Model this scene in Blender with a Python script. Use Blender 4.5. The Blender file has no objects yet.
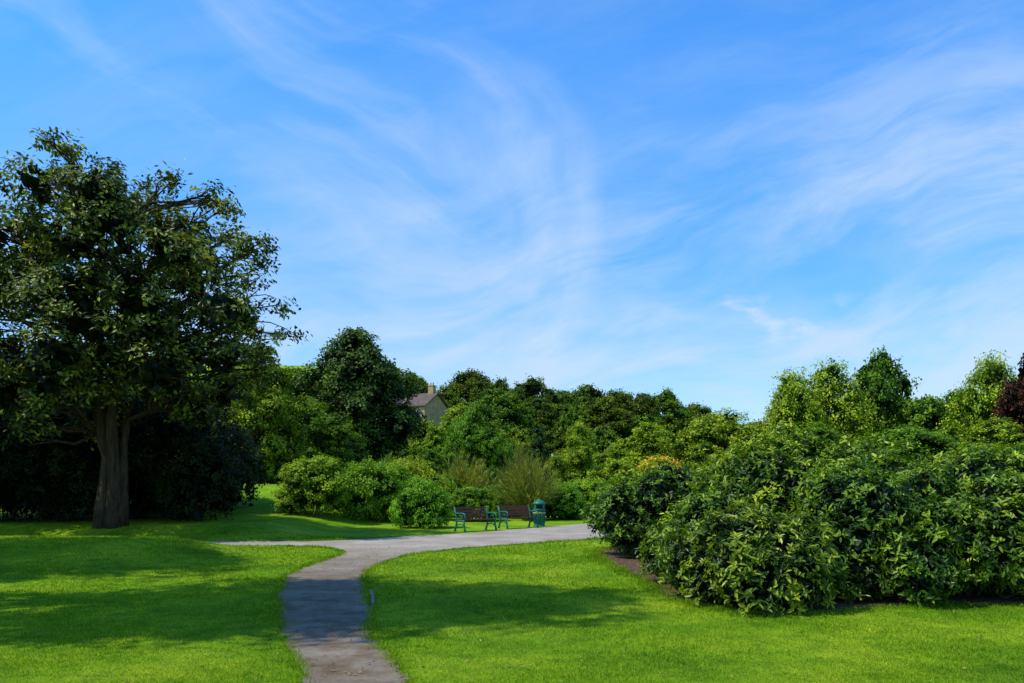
import bpy, math, numpy as np
from mathutils import Vector, Matrix
from mathutils.geometry import tessellate_polygon

scene = bpy.context.scene
RNG = np.random.default_rng(7)

# ------------------------------------------------------------------ helpers
def sstep(a, b, v):
    t = np.clip((np.asarray(v, float) - a) / (b - a), 0, 1)
    return t * t * (3 - 2 * t)

def terrain(X, Y):
    X = np.asarray(X, float); Y = np.asarray(Y, float)
    left = sstep(5.8, 9, -X)
    z = 0.42 * left * sstep(13, 19, Y) * (1 - sstep(19.8, 21.9, Y))
    z = z + 0.4 * left * sstep(24.2, 26.5, Y)
    z = z + 1.35 * sstep(5, 12, -X) * sstep(31, 43, Y)
    H = 3.5 + 5.5 * (1 - sstep(-30, 60, X))
    z = z + H * sstep(50, 150, Y)
    z = z + 25 * sstep(150, 230, Y) * (1 - sstep(-60, 0, X))
    return z

def tz(x, y):
    return float(terrain(x, y))

def norm(v):
    return v / np.maximum(np.linalg.norm(v, axis=-1, keepdims=True), 1e-9)

def rand_unit(rng, n):
    return norm(rng.normal(size=(n, 3)))

class MB:
    """quad mesh builder"""
    def __init__(self):
        self.V = []; self.F = []; self.M = []; self.R = []; self.n = 0
    def add(self, V, F, m=0, r=0.5):
        V = np.asarray(V, float).reshape(-1, 3); F = np.asarray(F, int).reshape(-1, 4)
        self.V.append(V); self.F.append(F + self.n); self.n += len(V)
        self.M.append(np.full(len(F), m, int))
        self.R.append(np.full(len(F), r, float) if np.isscalar(r) else np.asarray(r, float))
    def box(self, c, s, rot=None, m=0, r=0.5):
        hx, hy, hz = [a / 2 for a in s]
        v = np.array([[x, y, z] for x in (-hx, hx) for y in (-hy, hy) for z in (-hz, hz)])
        if rot is not None:
            v = v @ np.array(rot.to_3x3()).T
        v = v + np.array(c)
        f = [[0, 1, 3, 2], [4, 6, 7, 5], [0, 4, 5, 1], [2, 3, 7, 6], [0, 2, 6, 4], [1, 5, 7, 3]]
        self.add(v, f, m, r)
    def tube(self, pts, rad, sides=8, m=0, r=0.5, cap=True):
        pts = np.asarray(pts, float); n = len(pts)
        rad = np.full(n, rad) if np.isscalar(rad) else np.asarray(rad, float)
        tang = norm(np.gradient(pts, axis=0))
        ref = np.array([0.0, 0, 1]) if abs(tang[0][2]) < 0.8 else np.array([1.0, 0, 0])
        V = []
        for i in range(n):
            a = np.cross(tang[i], ref); a /= max(np.linalg.norm(a), 1e-6)
            b = np.cross(tang[i], a)
            ang = np.arange(sides) * 2 * math.pi / sides
            V.append(pts[i] + rad[i] * (np.cos(ang)[:, None] * a + np.sin(ang)[:, None] * b))
        F = []
        for i in range(n - 1):
            for k in range(sides):
                k2 = (k + 1) % sides
                F.append([i * sides + k, i * sides + k2, (i + 1) * sides + k2, (i + 1) * sides + k])
        V = np.concatenate(V)
        if cap:
            nv = len(V)
            V = np.concatenate([V, pts[:1], pts[-1:]])
            for k in range(0, sides, 2):
                F.append([nv, (k + 2) % sides, k + 1, k])
                o = (n - 1) * sides
                F.append([nv + 1, o + k, o + k + 1, o + (k + 2) % sides])
        self.add(V, F, m, r)
    def lathe(self, prof, sides=24, c=(0, 0, 0), m=0):
        V = []; F = []
        for (rr, z) in prof:
            for k in range(sides):
                a = 2 * math.pi * k / sides
                V.append([c[0] + rr * math.cos(a), c[1] + rr * math.sin(a), c[2] + z])
        for i in range(len(prof) - 1):
            for k in range(sides):
                k2 = (k + 1) % sides
                F.append([i * sides + k, i * sides + k2, (i + 1) * sides + k2, (i + 1) * sides + k])
        self.add(V, F, m)
    def leaves(self, P, A, N, L, W, m=1, r=0.5, fine=False):
        """P base pos, A axis, N normal"""
        S = norm(np.cross(A, N)); N = norm(np.cross(S, A))
        L = L[:, None]; W = W[:, None]
        n = len(P)
        if fine:
            fold = 0.18 * W
            v = np.stack([P,
                          P + A * L * 0.33 + S * W * 0.46 + N * fold,
                          P + A * L * 0.72 + S * W * 0.40 + N * (fold - 0.04 * L),
                          P + A * L - N * 0.10 * L,
                          P + A * L * 0.72 - S * W * 0.40 + N * (fold - 0.04 * L),
                          P + A * L * 0.33 - S * W * 0.46 + N * fold], axis=1).reshape(-1, 3)
            b = np.arange(n)[:, None] * 6
            f = np.concatenate([b + np.array([[0, 1, 2, 3]]), b + np.array([[0, 3, 4, 5]])])
            rr = np.concatenate([r, r]) if not np.isscalar(r) else r
        else:
            fold = 0.15 * W
            v = np.stack([P, P + A * L * 0.5 + S * W * 0.5 + N * fold, P + A * L,
                          P + A * L * 0.5 - S * W * 0.5 + N * fold], axis=1).reshape(-1, 3)
            b = np.arange(n)[:, None] * 4
            f = b + np.array([[0, 1, 2, 3]]); rr = r
        self.add(v, f, m, rr)
    def mesh(self, name, mats, smooth_mats=()):
        V = np.concatenate(self.V); F = np.concatenate(self.F)
        M = np.concatenate(self.M); R = np.concatenate(self.R)
        me = bpy.data.meshes.new(name)
        me.vertices.add(len(V)); me.vertices.foreach_set("co", V.ravel())
        me.loops.add(F.size); me.loops.foreach_set("vertex_index", F.ravel().astype(np.int32))
        me.polygons.add(len(F))
        me.polygons.foreach_set("loop_start", (np.arange(len(F)) * 4).astype(np.int32))
        try:
            me.polygons.foreach_set("loop_total", np.full(len(F), 4, np.int32))
        except Exception:
            pass
        me.polygons.foreach_set("material_index", M.astype(np.int32))
        sm = np.isin(M, list(smooth_mats))
        me.polygons.foreach_set("use_smooth", sm)
        for mt in mats: me.materials.append(mt)
        me.update(calc_edges=True)
        at = me.attributes.new("rnd", 'FLOAT', 'FACE')
        at.data.foreach_set("value", R.astype(np.float32))
        return me

def obj(name, me, loc=(0, 0, 0), rotz=0, scale=(1, 1, 1), parent=None, color=None):
    o = bpy.data.objects.new(name, me)
    o.location = loc; o.rotation_euler = (0, 0, rotz); o.scale = scale
    scene.collection.objects.link(o)
    if parent: o.parent = parent
    if color: o.color = (*color, 1)
    return o

# ------------------------------------------------------------------ materials
def newmat(name):
    m = bpy.data.materials.new(name); m.use_nodes = True
    nt = m.node_tree; nt.nodes.clear()
    return m, nt
def nd(nt, t, **kw):
    n = nt.nodes.new(t)
    for k, v in kw.items():
        setattr(n, k, v)
    return n
def ramp(nt, stops):
    n = nt.nodes.new("ShaderNodeValToRGB"); cr = n.color_ramp
    while len(cr.elements) < len(stops): cr.elements.new(0.5)
    for e, (p, c) in zip(cr.elements, stops):
        e.position = p; e.color = (*c, 1) if len(c) == 3 else c
    return n
def mixc(nt, a, b, fac, mode='MIX'):
    n = nt.nodes.new("ShaderNodeMix"); n.data_type = 'RGBA'; n.blend_type = mode
    for sock, val in ((n.inputs[0], fac), (n.inputs[6], a), (n.inputs[7], b)):
        if isinstance(val, bpy.types.NodeSocket):
            nt.links.new(val, sock)
        else:
            sock.default_value = val if isinstance(val, (int, float)) else ((*val, 1) if len(val) == 3 else val)
    return n.outputs[2]

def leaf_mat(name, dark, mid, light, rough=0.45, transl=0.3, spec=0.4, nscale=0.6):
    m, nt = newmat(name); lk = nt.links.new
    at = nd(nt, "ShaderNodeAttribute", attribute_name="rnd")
    rp = ramp(nt, [(0.0, dark), (0.5, mid), (1.0, light)])  # foliage keeps the dark end low: deep shadow put into leaf colour
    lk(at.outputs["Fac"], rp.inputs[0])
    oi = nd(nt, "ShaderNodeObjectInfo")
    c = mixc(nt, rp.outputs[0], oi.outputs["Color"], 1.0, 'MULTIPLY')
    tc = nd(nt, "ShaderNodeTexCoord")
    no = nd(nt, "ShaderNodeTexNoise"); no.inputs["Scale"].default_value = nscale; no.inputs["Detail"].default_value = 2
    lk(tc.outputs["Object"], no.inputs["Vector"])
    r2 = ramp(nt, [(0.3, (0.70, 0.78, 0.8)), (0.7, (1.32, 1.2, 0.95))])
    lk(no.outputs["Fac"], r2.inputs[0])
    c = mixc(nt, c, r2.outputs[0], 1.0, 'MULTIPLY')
    p = nd(nt, "ShaderNodeBsdfPrincipled"); p.inputs["Roughness"].default_value = rough
    p.inputs["Specular IOR Level"].default_value = spec
    lk(c, p.inputs["Base Color"])
    t = nd(nt, "ShaderNodeBsdfTranslucent")
    c2 = mixc(nt, c, (1.7, 1.7, 0.5), 1.0, 'MULTIPLY'); lk(c2, t.inputs["Color"])
    ms = nd(nt, "ShaderNodeMixShader"); ms.inputs[0].default_value = transl
    lk(p.outputs[0], ms.inputs[1]); lk(t.outputs[0], ms.inputs[2])
    o = nd(nt, "ShaderNodeOutputMaterial"); lk(ms.outputs[0], o.inputs[0])
    return m

def noisy_mat(name, c1, c2, scale=8, rough=0.85, bump=0.3, detail=8, metallic=0, spec=0.3, stretch=None):
    m, nt = newmat(name); lk = nt.links.new
    tc = nd(nt, "ShaderNodeTexCoord")
    mp = nd(nt, "ShaderNodeMapping")
    if stretch: mp.inputs["Scale"].default_value = stretch
    lk(tc.outputs["Object"], mp.inputs[0])
    no = nd(nt, "ShaderNodeTexNoise"); no.inputs["Scale"].default_value = scale; no.inputs["Detail"].default_value = detail
    no.inputs["Roughness"].default_value = 0.65
    lk(mp.outputs[0], no.inputs["Vector"])
    rp = ramp(nt, [(0.35, c1), (0.65, c2)]); lk(no.outputs["Fac"], rp.inputs[0])
    p = nd(nt, "ShaderNodeBsdfPrincipled"); p.inputs["Roughness"].default_value = rough
    p.inputs["Metallic"].default_value = metallic; p.inputs["Specular IOR Level"].default_value = spec
    lk(rp.outputs[0], p.inputs["Base Color"])
    b = nd(nt, "ShaderNodeBump"); b.inputs["Strength"].default_value = bump; b.inputs["Distance"].default_value = 0.03
    lk(no.outputs["Fac"], b.inputs["Height"]); lk(b.outputs[0], p.inputs["Normal"])
    o = nd(nt, "ShaderNodeOutputMaterial"); lk(p.outputs[0], o.inputs[0])
    return m

M_bark = noisy_mat("bark", (0.020, 0.015, 0.009), (0.070, 0.052, 0.032), 9, 0.95, 1.0, stretch=(1, 1, 0.22), spec=0.1)  # darkened so the trunk's shade under the crown sits in the colour
M_barkd = noisy_mat("bark_dark", (0.03, 0.025, 0.02), (0.08, 0.065, 0.05), 9, 0.9, 0.8, stretch=(1, 1, 0.25), spec=0.15)
M_rhodo = leaf_mat("rhododendron_leaf", (0.008, 0.026, 0.003), (0.080, 0.165, 0.012), (0.36, 0.46, 0.035), 0.42, 0.22, 0.25, 0.8)  # pale end raised to paint sunlit leaf tips into the colour
M_magn = leaf_mat("evergreen_leaf", (0.007, 0.016, 0.003), (0.070, 0.108, 0.012), (0.32, 0.37, 0.06), 0.45, 0.2, 0.22, 0.5)
M_dark = leaf_mat("dark_leaf", (0.005, 0.013, 0.003), (0.024, 0.052, 0.008), (0.075, 0.13, 0.018), 0.55, 0.18, 0.15, 0.5)
M_leaf = leaf_mat("broad_leaf", (0.012, 0.035, 0.003), (0.095, 0.190, 0.013), (0.28, 0.41, 0.028), 0.6, 0.26, 0.12, 0.35)
M_azal = leaf_mat("azalea_leaf", (0.03, 0.08, 0.004), (0.18, 0.32, 0.014), (0.36, 0.52, 0.032), 0.55, 0.3, 0.15, 1.0)
M_spray = leaf_mat("spray_leaf", (0.08, 0.11, 0.02), (0.19, 0.24, 0.045), (0.38, 0.40, 0.10), 0.6, 0.3, 0.2, 1.0)
M_flower = leaf_mat("yellow_flower", (0.45, 0.25, 0.02), (0.65, 0.37, 0.03), (0.75, 0.48, 0.06), 0.6, 0.3, 0.2, 1.0)

def grass_mat(name, blades):
    m, nt = newmat(name); lk = nt.links.new
    g = nd(nt, "ShaderNodeNewGeometry")
    n0 = nd(nt, "ShaderNodeTexNoise"); n0.inputs["Scale"].default_value = 0.13; n0.inputs["Detail"].default_value = 3
    n1 = nd(nt, "ShaderNodeTexNoise"); n1.inputs["Scale"].default_value = 0.5; n1.inputs["Detail"].default_value = 5
    n2 = nd(nt, "ShaderNodeTexNoise"); n2.inputs["Scale"].default_value = 3.2; n2.inputs["Detail"].default_value = 5; n2.inputs["Roughness"].default_value = 0.75
    for n in (n0, n1, n2): lk(g.outputs["Position"], n.inputs["Vector"])
    r1 = ramp(nt, [(0.30, (0.105, 0.225, 0.008)), (0.5, (0.180, 0.320, 0.010)), (0.70, (0.285, 0.395, 0.018))])
    lk(n1.outputs["Fac"], r1.inputs[0])
    r0 = ramp(nt, [(0.35, (0.85, 0.92, 0.9)), (0.65, (1.15, 1.06, 1.1))]); lk(n0.outputs["Fac"], r0.inputs[0])
    r2 = ramp(nt, [(0.3, (0.55, 0.66, 0.7)), (0.5, (1, 1, 1)), (0.72, (1.42, 1.25, 1.3))])
    lk(n2.outputs["Fac"], r2.inputs[0])
    c = mixc(nt, r1.outputs[0], r2.outputs[0], 1.0, 'MULTIPLY')
    c = mixc(nt, c, r0.outputs[0], 1.0, 'MULTIPLY')
    if blades:
        at = nd(nt, "ShaderNodeAttribute", attribute_name="rnd")
        r3 = ramp(nt, [(0.0, (0.45, 0.5, 0.45)), (0.6, (1.0, 1.0, 1.0)), (0.93, (1.4, 1.3, 1.5)), (1.0, (2.2, 1.7, 4.5))])
        lk(at.outputs["Fac"], r3.inputs[0])
    else:
        n3 = nd(nt, "ShaderNodeTexNoise"); n3.inputs["Scale"].default_value = 30; n3.inputs["Detail"].default_value = 5; n3.inputs["Roughness"].default_value = 0.8
        lk(g.outputs["Position"], n3.inputs["Vector"])
        r3 = ramp(nt, [(0.3, (0.5, 0.58, 0.5)), (0.5, (0.95, 0.97, 0.95)), (0.7, (1.4, 1.28, 1.2))])
        lk(n3.outputs["Fac"], r3.inputs[0])
    c = mixc(nt, c, r3.outputs[0], 1.0, 'MULTIPLY')
    p = nd(nt, "ShaderNodeBsdfPrincipled"); p.inputs["Roughness"].default_value = 0.8
    p.inputs["Specular IOR Level"].default_value = 0.05
    lk(c, p.inputs["Base Color"])
    o = nd(nt, "ShaderNodeOutputMaterial")
    if blades:
        t = nd(nt, "ShaderNodeBsdfTranslucent"); c2 = mixc(nt, c, (1.3, 1.3, 0.6), 1.0, 'MULTIPLY'); lk(c2, t.inputs[0])
        ms = nd(nt, "ShaderNodeMixShader"); ms.inputs[0].default_value = 0.35
        lk(p.outputs[0], ms.inputs[1]); lk(t.outputs[0], ms.inputs[2]); lk(ms.outputs[0], o.inputs[0])
    else:
        b = nd(nt, "ShaderNodeBump"); b.inputs["Strength"].default_value = 0.9; b.inputs["Distance"].default_value = 0.04
        lk(n3.outputs["Fac"], b.inputs["Height"]); lk(b.outputs[0], p.inputs["Normal"])
        lk(p.outputs[0], o.inputs[0])
    return m
M_ground = grass_mat("lawn_ground", False)
M_blade = grass_mat("grass_blade", True)

def asphalt_mat():
    m, nt = newmat("asphalt"); lk = nt.links.new
    g = nd(nt, "ShaderNodeNewGeometry")
    n1 = nd(nt, "ShaderNodeTexNoise"); n1.inputs["Scale"].default_value = 0.7; n1.inputs["Detail"].default_value = 6; n1.inputs["Roughness"].default_value = 0.6
    n2 = nd(nt, "ShaderNodeTexVoronoi"); n2.inputs["Scale"].default_value = 110
    n3 = nd(nt, "ShaderNodeTexNoise"); n3.inputs["Scale"].default_value = 90; n3.inputs["Detail"].default_value = 3
    n4 = nd(nt, "ShaderNodeTexNoise"); n4.inputs["Scale"].default_value = 2.2; n4.inputs["Detail"].default_value = 9; n4.inputs["Roughness"].default_value = 0.7
    for n in (n1, n2, n3, n4): lk(g.outputs["Position"], n.inputs["Vector"])
    r1 = ramp(nt, [(0.3, (0.135, 0.112, 0.083)), (0.55, (0.185, 0.155, 0.118)), (0.75, (0.235, 0.20, 0.16))])
    lk(n1.outputs["Fac"], r1.inputs[0])
    r2 = ramp(nt, [(0.0, (0.5, 0.5, 0.5)), (1.0, (1.55, 1.52, 1.45))]); lk(n2.outputs["Color"], r2.inputs[0])
    c = mixc(nt, r1.outputs[0], r2.outputs[0], 0.5, 'MULTIPLY')
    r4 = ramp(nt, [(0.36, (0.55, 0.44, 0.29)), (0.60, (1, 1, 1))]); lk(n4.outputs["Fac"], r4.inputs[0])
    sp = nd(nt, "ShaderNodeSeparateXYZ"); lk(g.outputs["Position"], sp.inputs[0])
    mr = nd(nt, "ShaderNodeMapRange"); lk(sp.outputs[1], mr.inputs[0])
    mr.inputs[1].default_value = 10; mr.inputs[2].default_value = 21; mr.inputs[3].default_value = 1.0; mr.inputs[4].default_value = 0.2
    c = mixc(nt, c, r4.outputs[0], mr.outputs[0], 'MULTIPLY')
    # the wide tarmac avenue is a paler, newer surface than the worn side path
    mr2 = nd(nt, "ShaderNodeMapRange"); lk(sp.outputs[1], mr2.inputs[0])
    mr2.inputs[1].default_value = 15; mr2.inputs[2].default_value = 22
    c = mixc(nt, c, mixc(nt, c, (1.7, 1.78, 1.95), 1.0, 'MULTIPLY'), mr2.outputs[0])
    p = nd(nt, "ShaderNodeBsdfPrincipled"); p.inputs["Roughness"].default_value = 0.9; p.inputs["Specular IOR Level"].default_value = 0.1
    lk(c, p.inputs["Base Color"])
    b = nd(nt, "ShaderNodeBump"); b.inputs["Strength"].default_value = 0.5; b.inputs["Distance"].default_value = 0.006
    lk(n3.outputs["Fac"], b.inputs["Height"]); lk(b.outputs[0], p.inputs["Normal"])
    o = nd(nt, "ShaderNodeOutputMaterial"); lk(p.outputs[0], o.inputs[0])
    return m
M_asphalt = asphalt_mat()
M_soil = noisy_mat("soil", (0.035, 0.020, 0.012), (0.14, 0.075, 0.04), 14, 0.95, 0.9)
M_stone = noisy_mat("kerb_stone", (0.12, 0.11, 0.09), (0.24, 0.22, 0.18), 12, 0.9, 0.4)
M_teal = noisy_mat("teal_paint", (0.006, 0.10, 0.065), (0.012, 0.145, 0.10), 20, 0.5, 0.1, spec=0.3)
M_wood = noisy_mat("bench_wood", (0.07, 0.025, 0.014), (0.14, 0.055, 0.03), 12, 0.6, 0.2, stretch=(0.2, 3, 3), spec=0.2)
M_gold = noisy_mat("gold_band", (0.5, 0.36, 0.08), (0.6, 0.45, 0.12), 20, 0.4, 0.05)
M_black = noisy_mat("dark_opening", (0.01, 0.01, 0.01), (0.02, 0.02, 0.02), 20, 0.8, 0.0)
M_wall = noisy_mat("sandstone", (0.28, 0.19, 0.085), (0.44, 0.32, 0.16), 1.5, 0.9, 0.3)
M_slate = noisy_mat("slate_roof", (0.07, 0.055, 0.045), (0.13, 0.10, 0.08), 2.0, 0.8, 0.3, spec=0.1)
M_glass = noisy_mat("window_glass", (0.02, 0.025, 0.03), (0.04, 0.05, 0.06), 1, 0.2, 0.0, spec=0.4)
M_white = noisy_mat("white_frame", (0.5, 0.48, 0.42), (0.65, 0.62, 0.55), 5, 0.5, 0.0)
M_litter = leaf_mat("fallen_leaf", (0.10, 0.05, 0.02), (0.22, 0.13, 0.04), (0.38, 0.28, 0.09), 0.7, 0.1, 0.2)

# ------------------------------------------------------------------ ground
def ax(*segs):
    out = []
    for a, b, s in segs: out.append(np.arange(a, b, s))
    return np.concatenate(out)
xs = ax((-700, -60, 20), (-60, -22, 1.5), (-22, 14, 0.25), (14, 60, 1.5), (60, 701, 20))
ys = ax((-60, 4, 4), (4, 40, 0.25), (40, 100, 1.5), (100, 300, 5), (300, 1000, 35))
GX, GY = np.meshgrid(xs, ys)
GZ = terrain(GX, GY)
V = np.stack([GX, GY, GZ], -1).reshape(-1, 3)
nx, ny = len(xs), len(ys)
ii, jj = np.meshgrid(np.arange(nx - 1), np.arange(ny - 1))
a = (jj * nx + ii).ravel()
mb = MB(); mb.add(V, np.stack([a, a + 1, a + nx + 1, a + nx], -1), 0)
obj("ground", mb.mesh("ground", [M_ground], (0,)))

def smooth_poly(pts, n=6, jit=0.0, rng=RNG):
    pts = np.array(pts, float); N = len(pts); out = []
    for i in range(N):
        p0, p1, p2, p3 = pts[i - 1], pts[i], pts[(i + 1) % N], pts[(i + 2) % N]
        if np.linalg.norm(p2 - p1) > 12: out.append(p1); continue
        for k in range(n):
            t = k / n
            q = 0.5 * ((2 * p1) + (-p0 + p2) * t + (2 * p0 - 5 * p1 + 4 * p2 - p3) * t * t + (-p0 + 3 * p1 - 3 * p2 + p3) * t ** 3)
            out.append(q + rng.normal(size=2) * jit)
    return np.array(out)

def poly_sheet(name, poly, z, mat):
    tris = tessellate_polygon([[Vector((p[0], p[1], 0)) for p in poly]])
    me = bpy.data.meshes.new(name)
    me.from_pydata([(p[0], p[1], z) for p in poly], [], [tuple(t) for t in tris])
    me.materials.append(mat); me.update()
    import bmesh
    bm = bmesh.new(); bm.from_mesh(me); bm.normal_update()
    for f in bm.faces:
        if f.normal.z < 0: f.normal_flip()
    bm.to_mesh(me); bm.free()
    return obj(name, me)

def inpoly(x, y, poly):
    inside = np.zeros(len(x), bool)
    j = len(poly) - 1
    for i in range(len(poly)):
        xi, yi = poly[i]; xj, yj = poly[j]
        if yi != yj:
            c = ((yi > y) != (yj > y)) & (x < (xj - xi) * (y - yi) / (yj - yi) + xi)
            inside ^= c
        j = i
    return inside

path_pts = [(-0.9, 2), (-1.3, 4.5), (-1.78, 6.8), (-2.29, 8.2), (-3.05, 10.4), (-3.62, 12.3), (-4.1, 14.3), (-4.3, 16), (-4.25, 17.7),
            (-4.2, 19.5), (-4.7, 21.0), (-5.9, 21.9), (-9, 22.25), (-30, 22.4), (-30, 24.0), (-9, 24.0), (-5.9, 24.1), (-3.7, 26), (-1.5, 28.0),
            (1.13, 31.8), (4.3, 36.4), (9, 42), (15, 45), (15, 38), (7, 30.3), (2.98, 25.5), (-0.34, 22.3), (-2.0, 20.3), (-2.75, 18),
            (-2.75, 15), (-2.3, 12.6), (-1.95, 11.0), (-1.66, 9.33), (-1.25, 7.96), (-0.88, 6.83), (-0.3, 4.5), (0.1, 2)]
path_poly = smooth_poly(path_pts, 10, 0.03)
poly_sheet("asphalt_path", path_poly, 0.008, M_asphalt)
bed_pts = [(2.4, 21), (2.1, 19.5), (2.0, 17.6), (2.15, 15.8), (2.35, 14.0), (2.35, 12.4), (2.65, 11.1), (3.2, 10.5), (4.2, 10.6), (5.2, 11.0), (7, 11.3), (11, 11.3), (15, 11.5), (15, 18), (9, 21), (5, 22)]
bed_poly = smooth_poly(bed_pts, 14, 0.07)
poly_sheet("soil_bed", bed_poly, 0.012, M_soil)

mb = MB()
for k, (p, q) in enumerate([((-1.99, 11.2), (-2.12, 11.95)), ((-2.13, 12.0), (-2.27, 12.6))]):
    p = np.array(p); q = np.array(q); c = (p + q) / 2; d = q - p
    mb.box((c[0] + 0.03, c[1], 0.01), (0.045, np.linalg.norm(d), 0.07), Matrix.Rotation(math.atan2(-d[0], d[1]), 3, 'Z'))
obj("kerb_edging", mb.mesh("kerb", [M_stone]))

def grass():
    rng = np.random.default_rng(3)
    N = 520000
    u = rng.random(N)
    Y0, Y1 = 5.8, 26.0
    Y = Y0 * (Y1 / Y0) ** u
    X = (rng.random(N) * 2 - 1) * 0.72 * Y
    keep = ~inpoly(X, Y, path_poly) & ~inpoly(X, Y, bed_poly)
    X, Y = X[keep], Y[keep]
    ex = []
    for poly, cnt, sd in ((path_poly, 28000, 0.05), (bed_poly, 30000, 0.09)):
        q = np.roll(poly, -1, 0); seg = rng.integers(0, len(poly), cnt); t = rng.random((cnt, 1))
        pt = poly[seg] * (1 - t) + q[seg] * t + rng.normal(size=(cnt, 2)) * sd
        pt = pt[(pt[:, 1] > 5.5) & (pt[:, 1] < 26) & (abs(pt[:, 0]) < 10)]
        ex.append(pt)
    ex = np.concatenate(ex)
    ne = len(ex); X = np.concatenate([X, ex[:, 0]]); Y = np.concatenate([Y, ex[:, 1]]); n = len(X)
    tall = np.ones(n); tall[-ne:] = 1.7
    P = np.stack([X, Y, terrain(X, Y) - 0.003], -1)
    h = rng.uniform(0.014, 0.038, n) * (0.8 + 0.5 * np.sin(X * 2.1 + np.sin(Y * 1.3) * 2) * 0.4) * (0.75 + Y / 26) * tall
    lean = rng.normal(size=(n, 2)) * 0.65
    A = norm(np.concatenate([lean, np.ones((n, 1))], 1))
    ang = rng.random(n) * math.pi
    S = np.stack([np.cos(ang), np.sin(ang), np.zeros(n)], -1)
    w = (0.0032 * (Y / 7) ** 0.95)[:, None]
    v = np.stack([P - S * w, P + S * w, P + A * h[:, None] + S * w * 0.3, P + A * h[:, None] - S * w * 0.3], 1).reshape(-1, 3)
    b = np.arange(n)[:, None] * 4
    m = MB(); m.add(v, b + np.array([[0, 1, 2, 3]]), 0, rng.random(n))
    obj("lawn_grass", m.mesh("lawn_grass", [M_blade]))
grass()

def litter():
    rng = np.random.default_rng(5); m = MB()
    n = 700
    Y = 6 * (30 / 6) ** rng.random(n); X = (rng.random(n) * 2 - 1) * 0.7 * Y
    n2 = 900
    X2 = 1.6 + rng.random(n2) * 3.2; Y2 = 9.6 + rng.random(n2) * 9
    k = inpoly(X2, Y2, bed_poly)
    X3 = rng.uniform(-4.5, -0.5, 2500); Y3 = rng.uniform(6, 22, 2500); k3 = inpoly(X3, Y3, path_poly)
    X = np.concatenate([X, X2[k], X3[k3][:420]]); Y = np.concatenate([Y, Y2[k], Y3[k3][:420]])
    onp = inpoly(X, Y, path_poly) | inpoly(X, Y, bed_poly)
    P = np.stack([X, Y, terrain(X, Y) + np.where(onp, 0.018, 0.03)], -1)
    A = norm(np.concatenate([rng.normal(size=(len(X), 2)), rng.normal(size=(len(X), 1)) * 0.15], 1))
    N = norm(np.concatenate([rng.normal(size=(len(X), 2)) * 0.3, np.ones((len(X), 1))], 1))
    m.leaves(P, A, N, rng.uniform(0.025, 0.06, len(X)), rng.uniform(0.012, 0.03, len(X)), 0, rng.random(len(X)))
    obj("fallen_leaves", m.mesh("fallen_leaves", [M_litter]))
litter()

# ------------------------------------------------------------------ foliage generators
def lobes_to_leaves(m, rng, lobes, cpa, leaves, clump_r, L, W, mat=1, down=0.35, cull=0.72, up=0.5, ground=None, droop=0.0, base=0.5, spread=0.25):
    lobes = np.asarray(lobes, float)
    for i, lb in enumerate(lobes):
        c, r = lb[:3], lb[3:6]
        area = 4 * math.pi * (np.prod(r) ** (2 / 3))
        n = max(6, int(area * cpa))
        U = rand_unit(rng, n)
        U = U[(U[:, 2] > -0.3) | (rng.random(n) < down)]
        C = c + U * r * (0.72 + 0.42 * rng.random((len(U), 1)))
        keep = np.ones(len(C), bool)
        for j, lb2 in enumerate(lobes):
            if j == i: continue
            d = np.linalg.norm((C - lb2[:3]) / lb2[3:6], axis=1)
            keep &= d > cull
        if ground is not None: keep &= C[:, 2] > ground
        C = C[keep]; U = U[keep]
        if len(C) == 0: continue
        k = len(C)
        cr = rng.uniform(0.6, 1.3, k) * clump_r
        crnd = rng.random(k)
        idx = np.repeat(np.arange(k), leaves)
        off = rng.normal(size=(k * leaves, 3)) * 0.5
        P = C[idx] + off * cr[idx][:, None] * np.array([1, 1, 0.75])
        out = U[idx]
        N = norm(out * 0.8 + np.array([0, 0, up]) + rng.normal(size=(len(P), 3)) * 0.45)
        A = norm(np.cross(N, rng.normal(size=(len(P), 3))) + np.array([0, 0, -droop]))
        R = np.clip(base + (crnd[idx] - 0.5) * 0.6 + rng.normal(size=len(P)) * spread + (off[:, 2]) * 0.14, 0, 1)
        if ground is not None:
            kk = P[:, 2] > ground - 0.05
            P, A, N, R = P[kk], A[kk], N[kk], R[kk]
        m.leaves(P, A, N, rng.uniform(0.7, 1.25, len(P)) * L, rng.uniform(0.75, 1.2, len(P)) * W, mat, R)

def core_fill(m, rng, lobes, n_per, size, mat=1, frac=0.7, ground=None):
    for lb in lobes:
        c, r = np.array(lb[:3]), np.array(lb[3:6])
        U = rand_unit(rng, n_per) * (rng.random((n_per, 1)) ** 0.4) * frac
        P = c + U * r
        if ground is not None: P = P[P[:, 2] > ground]
        n = len(P)
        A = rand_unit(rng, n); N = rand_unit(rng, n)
        m.leaves(P - A * size * 0.5, A, N, np.full(n, size), np.full(n, size * 0.8), mat, np.zeros(n))  # leaves fill gaps; their darkest tone puts interior shade into the colour

def limb(p0, p1, rng, bend=0.12, n=6):
    p0 = np.array(p0, float); p1 = np.array(p1, float); L = np.linalg.norm(p1 - p0)
    off = rng.normal(size=3) * bend * L
    t = np.linspace(0, 1, n)[:, None]
    return p0 + (p1 - p0) * t + off * np.sin(t * math.pi) + rng.normal(size=(n, 3)) * 0.015 * L * (t > 0) * (t < 1)

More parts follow.
